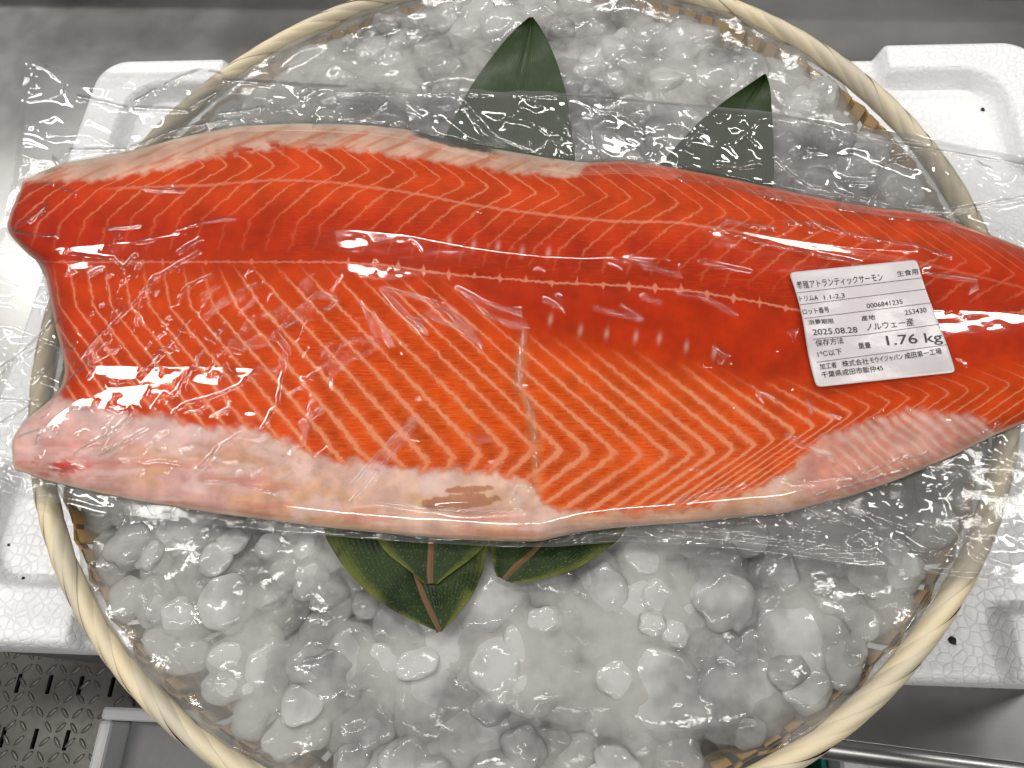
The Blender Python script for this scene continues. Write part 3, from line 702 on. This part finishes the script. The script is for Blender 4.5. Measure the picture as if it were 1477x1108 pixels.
for pts in ([(110, 55), (180, 75), (290, 95)], [(10, 180), (110, 195), (230, 260)], [(440, 330), (480, 325), (465, 360)], [(150, 390), (200, 430), (165, 400)], [(325, 570), (390, 590), (400, 620)], [(515, 610), (540, 650)], [(430, 740), (500, 780), (600, 810), (630, 835), (540, 800)], [(0, 1005), (270, 940)],
            [(410, 910), (460, 930), (700, 920), (850, 850), (1000, 815)], [(550, 980), (700, 940), (850, 895), (1000, 870), (1385, 880)], [(1215, 740), (1290, 690)], [(990, 90), (1090, 105), (1200, 120)]): cr(Z6, pts)
for pts in ([(520, 70), (700, 140), (900, 230), (1160, 270)], [(0, 180), (400, 220), (700, 290), (1180, 370)], [(0, 160), (200, 165), (520, 215), (800, 260)], [(700, 60), (820, 110), (930, 150)], [(1080, 130), (1130, 180), (1260, 195)], [(400, 100), (480, 150), (560, 180)], [(300, 100), (340, 130)]): cr(Z9, pts, 1.3, 2.6)
for pts in ([(90, 300), (140, 350), (160, 640)], [(110, 250), (200, 260), (250, 360)], [(260, 375), (500, 430), (620, 360), (800, 270), (880, 290)], [(500, 430), (740, 440), (860, 370)], [(860, 460), (1000, 440), (1060, 430)], [(700, 520), (900, 480)], [(185, 600), (230, 650)], [(1190, 370), (1220, 350), (1260, 365), (1210, 390), (1190, 370)], [(250, 600), (500, 600), (700, 520)], [(860, 320), (1100, 330), (1385, 345)]): cr(Z1, pts, 2.0, 3.2)
for pts in ([(490, 370), (560, 440), (650, 540), (880, 635)], [(500, 400), (600, 530), (680, 575)], [(920, 500), (990, 610)], [(1020, 470), (1050, 620)], [(210, 505), (275, 485), (320, 520)], [(0, 370), (500, 372), (1000, 385), (1385, 420)], [(810, 600), (860, 560), (910, 570)], [(1250, 640), (1300, 590)], [(1040, 440), (1140, 450), (1240, 520)]): cr(Z2, pts, 1.8, 2.6)
for pts in ([(0, 415), (380, 450), (620, 510), (850, 572), (1385, 660)], [(390, 640), (440, 690), (520, 750), (640, 770), (840, 830)], [(910, 820), (950, 760)], [(920, 830), (1060, 850)], [(1060, 850), (1385, 790)], [(1080, 862), (1385, 805)], [(160, 660), (250, 670), (330, 650)], [(40, 570), (100, 520)], [(440, 640), (520, 600)], [(670, 720), (770, 725)], [(870, 630), (950, 620)], [(250, 560), (330, 480)]): cr(Z3, pts, 1.8, 2.6)

def build_bag():
    root = empty('vacuum_bag', tuple(P(738, 480, FZ0)))
    tag(root, 'clear creased vacuum bag with wide margins sealed round the salmon fillet', 'plastic bag')
    nu, nv = 1320, 520
    u = np.linspace(0, 1, nu); v = np.linspace(0, 1, nv)
    U, V = np.meshgrid(u, v, indexing='ij')
    xl = ips(V, BL, 5, .03); X = xl+(1745-xl)*U
    ft, fb_ = f_top(X), f_bot(X)
    T = ips(X, BT, 5, 8)+(fbm(X/30, X*0, 2)-.5)*5; B = ips(X, BB, 5, 8)
    Y = T+V*(B-T)
    # smoothed fish height: the film spans small hollows and leaves the edge with a short skirt
    H = fish_h(X, Y)
    def blur(A, k):
        for _ in range(k):
            A = A.copy(); A[1:-1] = (A[:-2]+2*A[1:-1]+A[2:])/4; A[:, 1:-1] = (A[:, :-2]+2*A[:, 1:-1]+A[:, 2:])/4
        return A
    Hs = np.maximum(H, blur(H, 10))
    out = np.maximum(np.maximum(ft-Y, Y-fb_), (f_left(np.clip((Y-ft)/(fb_-ft), 0, 1))-X))
    marg = sstep(-2, 8, out)
    z = Hs+.0005
    # margin waves: film buckles between the seal and the fish
    Xr, Yr = X*.82+Y*.57, Y*.82-X*.57
    n = fbm(Xr/85, Yr/50, 3); rid = 1-np.abs(2*fbm(Xr/60+7, Yr/48+3, 3)-1)
    z = z+marg*(.0040*np.clip(n-.35, 0, 1)+.0020*np.clip(rid-.7, 0, 1)*2.0*sstep(.35, .6, fbm(X/120+3, Y/120, 2)))
    Xs2, Ys2 = X*.93+Y*.36, Y*.93-X*.36
    fold = 1-np.abs(2*fbm(Xs2/130+11, Ys2/42, 2)-1)
    z = z+marg*.0022*np.clip(fold-.72, 0, 1)*2.2
    z = z+(1-marg)*.00020*fbm(X/60+5, Y/30, 2)+marg*.00030*fbm(Xr/26, Yr/22, 2)+(1-marg)*.00006*fbm(X/24+3, Y/9+9, 2)
    # small random creases on the fish, mostly near the head end, running up to the right
    crs = list(CREASES)
    for _ in range(120):
        cx, cyy = rng.uniform(40, 480), rng.uniform(390, 690); a = rng.normal(-.85, .35); L = rng.uniform(6, 26)
        crs.append(([(cx, cyy), (cx+L*.5*math.cos(a)+rng.normal(0, 1.5), cyy+L*.5*math.sin(a)+rng.normal(0, 1.5)), (cx+L*math.cos(a), cyy+L*math.sin(a))], rng.uniform(.5, 1.3), 1.5))
    for _ in range(60):
        cx, cyy = rng.uniform(450, 1420), rng.uniform(300, 700); a = rng.normal(.4, .5); L = rng.uniform(5, 22)
        crs.append(([(cx, cyy), (cx+L*.5*math.cos(a), cyy+L*.5*math.sin(a)+rng.normal(0, 2)), (cx+L*math.cos(a), cyy+L*math.sin(a))], rng.uniform(.2, .6), 1.4))
    for _ in range(55):   # crimps in the margins
        xx = rng.uniform(30, 1500); up = rng.random() < .7
        if up: yy = rng.uniform(0, 1); y0 = float(ip(xx, BT)); y1 = float(ip(xx, TOP)); cyy = y0+(y1-y0)*yy
        else: y0 = float(ip(xx, BOT)); y1 = float(ip(xx, BB)); cyy = y0+(y1-y0)*rng.random()
        a = rng.uniform(0, math.pi); L = rng.uniform(8, 34)
        crs.append(([(xx, cyy), (xx+L*.5*math.cos(a)+rng.normal(0, 3), cyy+L*.5*math.sin(a)+rng.normal(0, 3)), (xx+L*math.cos(a), cyy+L*math.sin(a))], rng.uniform(.6, 1.8), rng.uniform(1.6, 3)))
    add = np.zeros_like(z)
    for pts, hh, ww in crs:
        p = np.array(pts, float)
        for i in range(len(p)-1):
            a, b = p[i], p[i+1]; R_ = ww*4+2
            x0, x1 = min(a[0], b[0])-R_, max(a[0], b[0])+R_; y0, y1 = min(a[1], b[1])-R_, max(a[1], b[1])+R_
            iu0 = max(0, int((x0+60)/1805*nu)-40); iu1 = min(nu, int((x1+60)/1805*nu)+40)
            Xs, Ys = X[iu0:iu1], Y[iu0:iu1]
            jm = np.where(((Ys > y0) & (Ys < y1)).any(0))[0]
            if not len(jm): continue
            j0, j1 = jm[0], jm[-1]+1
            Xs, Ys = Xs[:, j0:j1], Ys[:, j0:j1]
            d = b-a; LL = d@d+1e-6
            t_ = np.clip(((Xs-a[0])*d[0]+(Ys-a[1])*d[1])/LL, 0, 1)
            wob = (fbm(Xs/9, Ys/9, 2)-.5)*3.0
            dist = np.hypot(Xs-a[0]-t_*d[0]+wob, Ys-a[1]-t_*d[1]+wob*.6)
            g = .00090*hh*np.exp(-(dist/ww)**2)*(.55+.9*vnoise(Xs/13, Ys/13))
            add[iu0:iu1, j0:j1] = np.maximum(add[iu0:iu1, j0:j1], g)
    z = z+add
    edge = np.minimum(np.minimum(V, 1-V)*(B-T), (X-xl))
    z = .0002+(z-.0002)*np.clip(sstep(0, 10, edge)+(1-marg)*.9, 0, 1)
    seal = np.maximum(sstep(118, 90, X)*sstep(26, 20, B-Y), sstep(24, 18, X-xl)*sstep(195, 230, Y)*sstep(420, 360, Y))
    z = z+seal*(.0003+.00022*np.sin(np.where(Y > 600, X*1.05+Y*.3, Y*1.2)))
    # curled corner at the upper left
    z = z+.010*sstep(120, 30, X)*sstep(150, 85, Y)
    W = P(X, Y, FZ0+.0003+z)
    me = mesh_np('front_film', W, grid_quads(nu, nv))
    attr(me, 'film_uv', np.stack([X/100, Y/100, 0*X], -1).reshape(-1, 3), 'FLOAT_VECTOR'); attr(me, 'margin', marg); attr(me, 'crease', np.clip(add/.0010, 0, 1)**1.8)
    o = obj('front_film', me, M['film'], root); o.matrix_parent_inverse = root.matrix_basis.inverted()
    su, sv = 420, 170
    U, V = np.meshgrid(np.linspace(0, 1, su), np.linspace(0, 1, sv), indexing='ij')
    xl = ips(V, BL, 5, .03); X = xl+(1745-xl)*U; T = ips(X, BT, 5, 8)+1; B = ips(X, BB, 5, 8)-1; Y = T+V*(B-T)
    zb = -.0006-.0013*fbm(X/60+50, Y/45, 2)+.010*sstep(120, 30, X)*sstep(150, 85, Y)
    me = mesh_np('back_film', P(X, Y, FZ0+zb), grid_quads(su, sv))
    attr(me, 'film_uv', np.stack([X/100+3, Y/100, 0*X], -1).reshape(-1, 3), 'FLOAT_VECTOR'); attr(me, 'margin', np.full(X.size, .5)); attr(me, 'crease', np.full(X.size, -.5))
    o = obj('back_film', me, M['film'], root); o.matrix_parent_inverse = root.matrix_basis.inverted()
build_bag()

# ------------------------------------------------------------------ printed label on the bag
def build_label():
    cor = np.array([(1138, 393), (1322, 374.5), (1378, 537), (1180, 558.5)])
    def film_z(x, y): return FZ0+fish_h(x, y)+.0015+.00045*np.sin(x/15+y/38)+.00035*np.sin(y/12-x/60)+.0007*fbm(x/40, y/30, 2)
    nu, nv = 60, 54
    U, V = np.meshgrid(np.linspace(0, 1, nu), np.linspace(0, 1, nv), indexing='ij')
    # rounded corners
    r = .035
    cu = np.clip(U, r, 1-r); cv = np.clip(V, r, 1-r); du, dv = U-cu, V-cv
    m = np.maximum(np.abs(du), np.abs(dv)); ln = np.hypot(du, dv)+1e-9; U2, V2 = cu+du*m/ln, cv+dv*m/ln
    Q = (cor[0]*((1-U2)*(1-V2))[..., None]+cor[1]*(U2*(1-V2))[..., None]+cor[2]*(U2*V2)[..., None]+cor[3]*((1-U2)*V2)[..., None])
    Q[..., 0] += 3.0*np.sin(V2*5.5)*(1-U2)-1.5*np.sin(V2*6)*U2
    wave = .00035*np.sin(U2*9+V2*3)+.0004*np.sin(V2*8-U2*2)
    Z = film_z(Q[..., 0], Q[..., 1])+wave*0+.0003*fbm(U2*6, V2*6, 2)
    root = empty('price_label', tuple(P(1255, 465, FZ0+.03)))
    tag(root, 'white printed product label stuck on the bag near the tail', 'label')
    top = P(Q[..., 0], Q[..., 1], Z+.00025).reshape(-1, 3); bot = top-np.array([0, 0, .0002])
    q = np.concatenate([grid_quads(nu, nv), grid_quads(nu, nv, len(top), True)])
    loop = [i*nv for i in range(nu)]+[(nu-1)*nv+j for j in range(1, nv)]+[i*nv+nv-1 for i in range(nu-2, -1, -1)]+[j for j in range(nv-2, 0, -1)]
    a = np.array(loop); b = np.roll(a, -1); n0 = len(top); q = np.concatenate([q, np.stack([a, a+n0, b+n0, b], 1)])
    paper = o = obj('paper', mesh_np('paper', np.concatenate([top, bot]), q), M['paper'], root); o.matrix_parent_inverse = root.matrix_basis.inverted()
    def put(name, pts2, faces):
        p = np.array(pts2); x = 1120+p[:, 0]/5.275; y = 360+p[:, 1]/5.275
        zz = film_z(x, y)+.0003+.00030
        me = bpy.data.meshes.new(name); me.from_pydata([tuple(q_) for q_ in P(x, y, zz)], [], faces)
        obj(name, me, M['ink'], paper)
    def text(s, a, b, h, weight=0.0):
        cu_ = bpy.data.curves.new('txt', 'FONT'); cu_.body = s; cu_.resolution_u = 3; cu_.offset = weight
        to = bpy.data.objects.new('txt', cu_); C.objects.link(to)
        dg = bpy.context.evaluated_depsgraph_get(); me = bpy.data.meshes.new_from_object(to.evaluated_get(dg))
        bpy.data.objects.remove(to)
        bm = bmesh.new(); bm.from_mesh(me); bmesh.ops.triangulate(bm, faces=bm.faces[:])
        co = np.array([v.co[:2] for v in bm.verts]); fs = [tuple(v.index for v in f.verts) for f in bm.faces]; bm.free(); bpy.data.meshes.remove(me)
        if not len(co): return
        x0, x1 = co[:, 0].min(), co[:, 0].max(); y0, y1 = min(0, co[:, 1].min()), co[:, 1].max()
        e = np.array(b, float)-np.array(a, float); nrm = np.array([-.21, -.978])
        p = np.array(a)+((co[:, 0]-x0)/(x1-x0))[:, None]*e+((co[:, 1]-(y0 if h > 0 else 0))/(y1-(y0 if h > 0 else 0)))[:, None]*nrm*abs(h)
        # the same winding for every glyph: facing up
        f2 = []
        for f in fs:
            A, B_, C_ = p[f[0]], p[f[1]], p[f[2]]; cr_ = (B_[0]-A[0])*(C_[1]-A[1])-(B_[1]-A[1])*(C_[0]-A[0])
            f2.append(f if cr_ < 0 else f[::-1])
        put('printed_text', p, f2)
    def rule(a, b, w=3.2):
        n = 24; p, f = [], []
        for i in range(n+1):
            t_ = i/n; c = (a[0]+(b[0]-a[0])*t_, a[1]+(b[1]-a[1])*t_); p += [(c[0], c[1]-w/2), (c[0], c[1]+w/2)]
        for i in range(n): f.append((2*i+1, 2*i+3, 2*i+2, 2*i))
        put('ruled_line', p, f)
    text('養殖アトランティックサーモン', (160, 303), (815, 238), 62, .005)
    text('生食用', (922, 208), (1082, 188), 46, .005)
    rule((155, 330), (1105, 215))
    text('トリムA', (180, 395), (320, 384), 42, .005); text('1.1-2.3', (365, 382), (522, 364), -34, .005)
    rule((180, 420), (1140, 300))
    text('ロット番号', (205, 497), (405, 478), 46, .005); text('0006841235', (690, 447), (962, 413), -36, .005)
    rule((210, 525), (1175, 405))
    text('消費期限', (247, 573), (440, 562), 40, .005); text('産地', (650, 545), (755, 532), 40, .005); text('253430', (980, 500), (1145, 476), -38, .005)
    text('2025.08.28', (280, 650), (620, 630), -44, .005); text('ノルウェー産', (690, 622), (1050, 577), 60, .005)
    rule((275, 683), (660, 648)); rule((660, 648), (1245, 567))
    text('保存方法', (302, 738), (515, 714), 50, .005); text('重量', (628, 755), (722, 747), 46, .005); text('1.76 kg', (850, 752), (1272, 722), 98, .005)
    text('1℃以下', (318, 822), (500, 796), 46, .005)
    rule((305, 858), (1310, 722))
    text('加工者', (335, 915), (462, 898), 46, .005); text('株式会社', (505, 893), (705, 872), 48, .005); text('モウイジャパン', (717, 866), (965, 836), 46, .005); text('成田第一工場', (980, 834), (1260, 794), 48, .005)
    text('千葉県成田市飯仲45', (348, 978), (815, 922), 48, .005)
build_label()

# ------------------------------------------------------------------ leaves on the ice, under the fillet
def build_leaf(label, pairs, zoff, midw, base_end):
    pr = np.array(pairs, float)         # rows of (lx, ly, rx, ry) from base to tip
    mid = (pr[:, :2]+pr[:, 2:])/2; s = np.concatenate([[0], np.cumsum(np.hypot(*np.diff(mid, axis=0).T))]); s /= s[-1]
    nl, nw = 90, 25; tt = np.linspace(0, 1, nl)
    R_ = np.stack([np.interp(tt, s, pr[:, k]) for k in range(4)], 1)
    for _ in range(2): R_[1:-1] = (R_[:-2]+2*R_[1:-1]+R_[2:])/4
    w_ = np.linspace(-1, 1, nw)
    X = R_[:, None, 0]*(1-w_)/2+R_[:, None, 2]*(1+w_)/2; Y = R_[:, None, 1]*(1-w_)/2+R_[:, None, 3]*(1+w_)/2
    Zc = zoff+.0010*np.abs(w_)[None, :]*np.sin(np.pi*np.clip(tt, .1, 1))[:, None]+.0008*np.sin(tt*11)[:, None]*w_[None, :]
    Zc = Zc+(.004+.004*np.abs(w_)[None, :])*sstep(.88, 1.0, tt)[:, None]-.0006*np.exp(-(w_/.08)**2)[None, :]
    top = P(X, Y, Zc).reshape(-1, 3); n0 = len(top)
    me = mesh_np('blade', np.concatenate([top, top-np.array([0, 0, .0004])]), np.concatenate([grid_quads(nl, nw), grid_quads(nl, nw, n0, True)]))
    lu = np.tile(np.tile(w_, nl), 2); ll = np.tile(np.repeat(tt, nw), 2)
    attr(me, 'leaf_u', lu); attr(me, 'leaf_l', ll)
    root = empty('green_leaf', tuple(P(*mid[0], zoff))); tag(root, label, 'leaf', 'leaves under the fillet')
    o = obj('blade', me, M['leaf'], root); o.matrix_parent_inverse = root.matrix_basis.inverted()
    # midrib: tapering ridge along the middle
    k = int(nl*base_end); c = P(X[:k, nw//2], Y[:k, nw//2], Zc[:k, nw//2]+.0002)
    t_ = np.gradient(c, axis=0); t_ /= np.linalg.norm(t_, axis=1)[:, None]; side = np.stack([t_[:, 1], -t_[:, 0], 0*t_[:, 0]], 1)
    wd = (midw*np.linspace(1, .25, k))[:, None]; vs_ = []
    for a_ in np.linspace(0, math.pi, 7): vs_.append(c+side*wd*math.cos(a_)+np.array([0, 0, 1])*wd*.35*math.sin(a_))
    me = mesh_np('midrib', np.stack(vs_, 1), grid_quads(k, 7)); obj('midrib', me, M['midrib'], o)
build_leaf('largest dark green leaf, pointed base below the fillet and tip at top centre',
           [(633, 911, 637, 911), (600, 899, 655, 893), (545, 868, 680, 862), (500, 825, 697, 825), (468, 775, 706, 775), (455, 650, 750, 650), (500, 450, 800, 450), (590, 290, 830, 290), (640, 200, 829, 215), (676, 128, 817, 133), (712, 78, 803, 88), (738, 46, 790, 58), (755, 31, 779, 36), (763, 25, 769, 25)], ZR+.0078, .0019, .35)
build_leaf('small dark leaf lying on the largest leaf below the fillet',
           [(612, 842, 631, 842), (592, 824, 648, 828), (562, 802, 680, 806), (543, 780, 702, 785), (530, 650, 720, 650), (560, 450, 700, 450), (640, 380, 650, 380)], ZR+.0090, .0021, .6)
build_leaf('dark green leaf with cut base below the fillet and tip at upper right',
           [(716, 831, 738, 841), (707, 800, 775, 839), (706, 770, 835, 820), (715, 720, 897, 776), (780, 500, 960, 600), (860, 350, 1090, 430), (945, 245, 1117, 255), (1003, 180, 1115, 190), (1040, 149, 1113, 156), (1072, 127, 1112, 134), (1095, 112, 1110, 116), (1102, 107, 1105, 107)], ZR+.0069, .0019, .35)

# ------------------------------------------------------------------ ice
def ice_level(x, y):
    r = np.hypot(x, y)
    h = ZR+.004-.0030*sstep(.18, .276, r)
    # hollows by the rim where the bamboo shows
    for (px, py, rad, d) in ((1258, 170, .022, .02), (118, 770, .025, .014), (1320, 840, .030, .006)):
        c = P(px, py, ZR-.02); h = h-d*np.exp(-((x-c[0])**2+(y-c[1])**2)/rad**2)
    return h
def build_ice():
    n, k = 260, 110
    th = np.linspace(0, 2*np.pi, n, endpoint=False)[:, None]; r = np.linspace(.002, .2792, k)[None, :]
    x, y = r*np.cos(th), r*np.sin(th)
    bumps = .006*(fbm(x*38+40, y*38+40, 2)-.5)+.002*(1-np.abs(2*fbm(x*70+9, y*70+2, 2)-1)-.6)
    upq = sstep(-.02, .06, y)
    z = ice_level(x, y)-.0026*sstep(.276, .25, np.hypot(x, y))-.0010*upq*sstep(.276, .25, np.hypot(x, y))+bumps
    z = np.minimum(z, ZR+.0045)
    v = np.stack([x, y, z], -1).reshape(-1, 3)
    i, j = np.meshgrid(np.arange(n), np.arange(k-1), indexing='ij')
    a = (i*k+j).ravel(); b = (i*k+j+1).ravel(); c = (((i+1) % n)*k+j+1).ravel(); d = (((i+1) % n)*k+j).ravel()
    low = v.copy(); low[:, 2] = LZ+.012+np.clip((np.hypot(v[:, 0], v[:, 1])-.20)/.07, 0, 1)**2*.035
    q = np.stack([a, b, c, d], 1); n0 = len(v)
    q2 = q[:, ::-1]+n0
    e = (np.arange(n)*k+k-1); e2 = np.roll(e, -1); side = np.stack([e, e+n0, e2+n0, e2], 1)
    me = mesh_np('ice_bed', np.concatenate([v, low]), np.concatenate([q, q2, side]))
    rr_ = np.hypot(x, y); cl_ = np.clip(1.05-.55*sstep(.22, .275, rr_+.02*(fbm(x*30+5, y*30, 2)-.5)), 0, 1)
    attr(me, 'cloud', np.concatenate([cl_.reshape(-1), np.full(n0, .35)]))
    o = obj('ice_bed', me, M['ice_mass']); tag(o, 'fused bed of crushed ice filling the basket', 'ice', kind='stuff')
    # chunk shapes
    shapes = []
    for s in range(10):
        bm = bmesh.new(); bmesh.ops.create_icosphere(bm, subdivisions=4, radius=1)
        seed = Vector((s*7.3, s*3.1, s*1.7)); box = .55 if s < 5 else .15
        for vt in bm.verts:
            p = vt.co.normalized()
            m = max(abs(p.x), abs(p.y), abs(p.z)); rr = (1-box)+box*min(1/m, 1.28)
            rr *= 1+.20*mnoise.noise(p*1.4+seed)+(.10 if s < 5 else .05)*mnoise.noise(p*3.0+seed)
            vt.co = p*rr
        me = bm_mesh('ice_chunk', bm, True); me.materials.append(M['ice']); shapes.append(me)
    pts = []
    tries = 0
    cnt = [0, 0]
    while tries < 30000 and len(pts) < 295:
        tries += 1
        r_ = .268*math.sqrt(rng.random()); t_ = rng.uniform(0, 2*np.pi); x, y = r_*math.cos(t_), r_*math.sin(t_)
        px, py = to_px((x, y, ZR))
        if not (-60 < px < 1540 and -50 < py < 1160): continue
        inside = (py > float(ip(px, TOP))+25) and (py < float(ip(px, BOT))-30)
        if inside: continue
        upper = py < 450
        if cnt[int(upper)] >= (165, 130)[int(upper)]: continue
        rad = rng.uniform(.011, .027) if upper else rng.choice([rng.uniform(.007, .013), rng.uniform(.015, .030)], p=[.45, .55])
        if r_+rad*.85 > .2765: continue
        if any((x-a)**2+(y-b)**2 < (.46*(rad+c))**2 for a, b, c, *_ in pts): continue
        pts.append((x, y, rad, upper, px, py)); cnt[int(upper)] += 1
    arrs = []
    for me in shapes:
        c_ = np.zeros(len(me.vertices)*3); me.vertices.foreach_get('co', c_); arrs.append(c_.reshape(-1, 3))
    for (x, y, rad, upper, px, py) in pts:
        si = int(rng.integers(0, 6) if upper else rng.integers(5, 10)); me = shapes[si]
        h = rad*(rng.uniform(.6, .95) if upper else rng.uniform(.42, .6))
        top = float(ice_level(np.array(x), np.array(y)))+(rng.uniform(-.006, .004) if upper else rng.uniform(-.0050, .0030))
        top = min(top, ZR+.0055)
        o = obj('ice_chunk', me)
        o.scale = (rad*rng.uniform(.85, 1.25), rad*rng.uniform(.85, 1.25), h)
        o.rotation_euler = (rng.normal(0, .2), rng.normal(0, .2), rng.uniform(0, 6.28))
        m3 = np.array(o.rotation_euler.to_matrix())@np.diag(o.scale)
        o.location = (x, y, top-float((arrs[si]@m3.T)[:, 2].max()))
        size = 'small' if rad < .0125 else ('large' if rad > .0195 else 'middling')
        rim_ = math.hypot(x, y) > .225
        if upper: where = 'against the back rim of the basket' if rim_ else ('left of the leaf tips, above the fillet' if px < 650 else ('between and under the two leaf tips' if px < 1110 else 'right of the leaf tips, above the fillet'))
        else: where = 'against the front rim of the basket' if rim_ else ('below the fillet, left of the leaves' if px < 480 else ('below the fillet, under the leaf bases' if px < 890 else 'below the fillet, right of the leaves'))
        tag(o, f'{size} {"wet" if upper else "rounded melting"} lump of ice {where}', 'ice chunk', f'{size} ice lumps {where}')
build_ice()
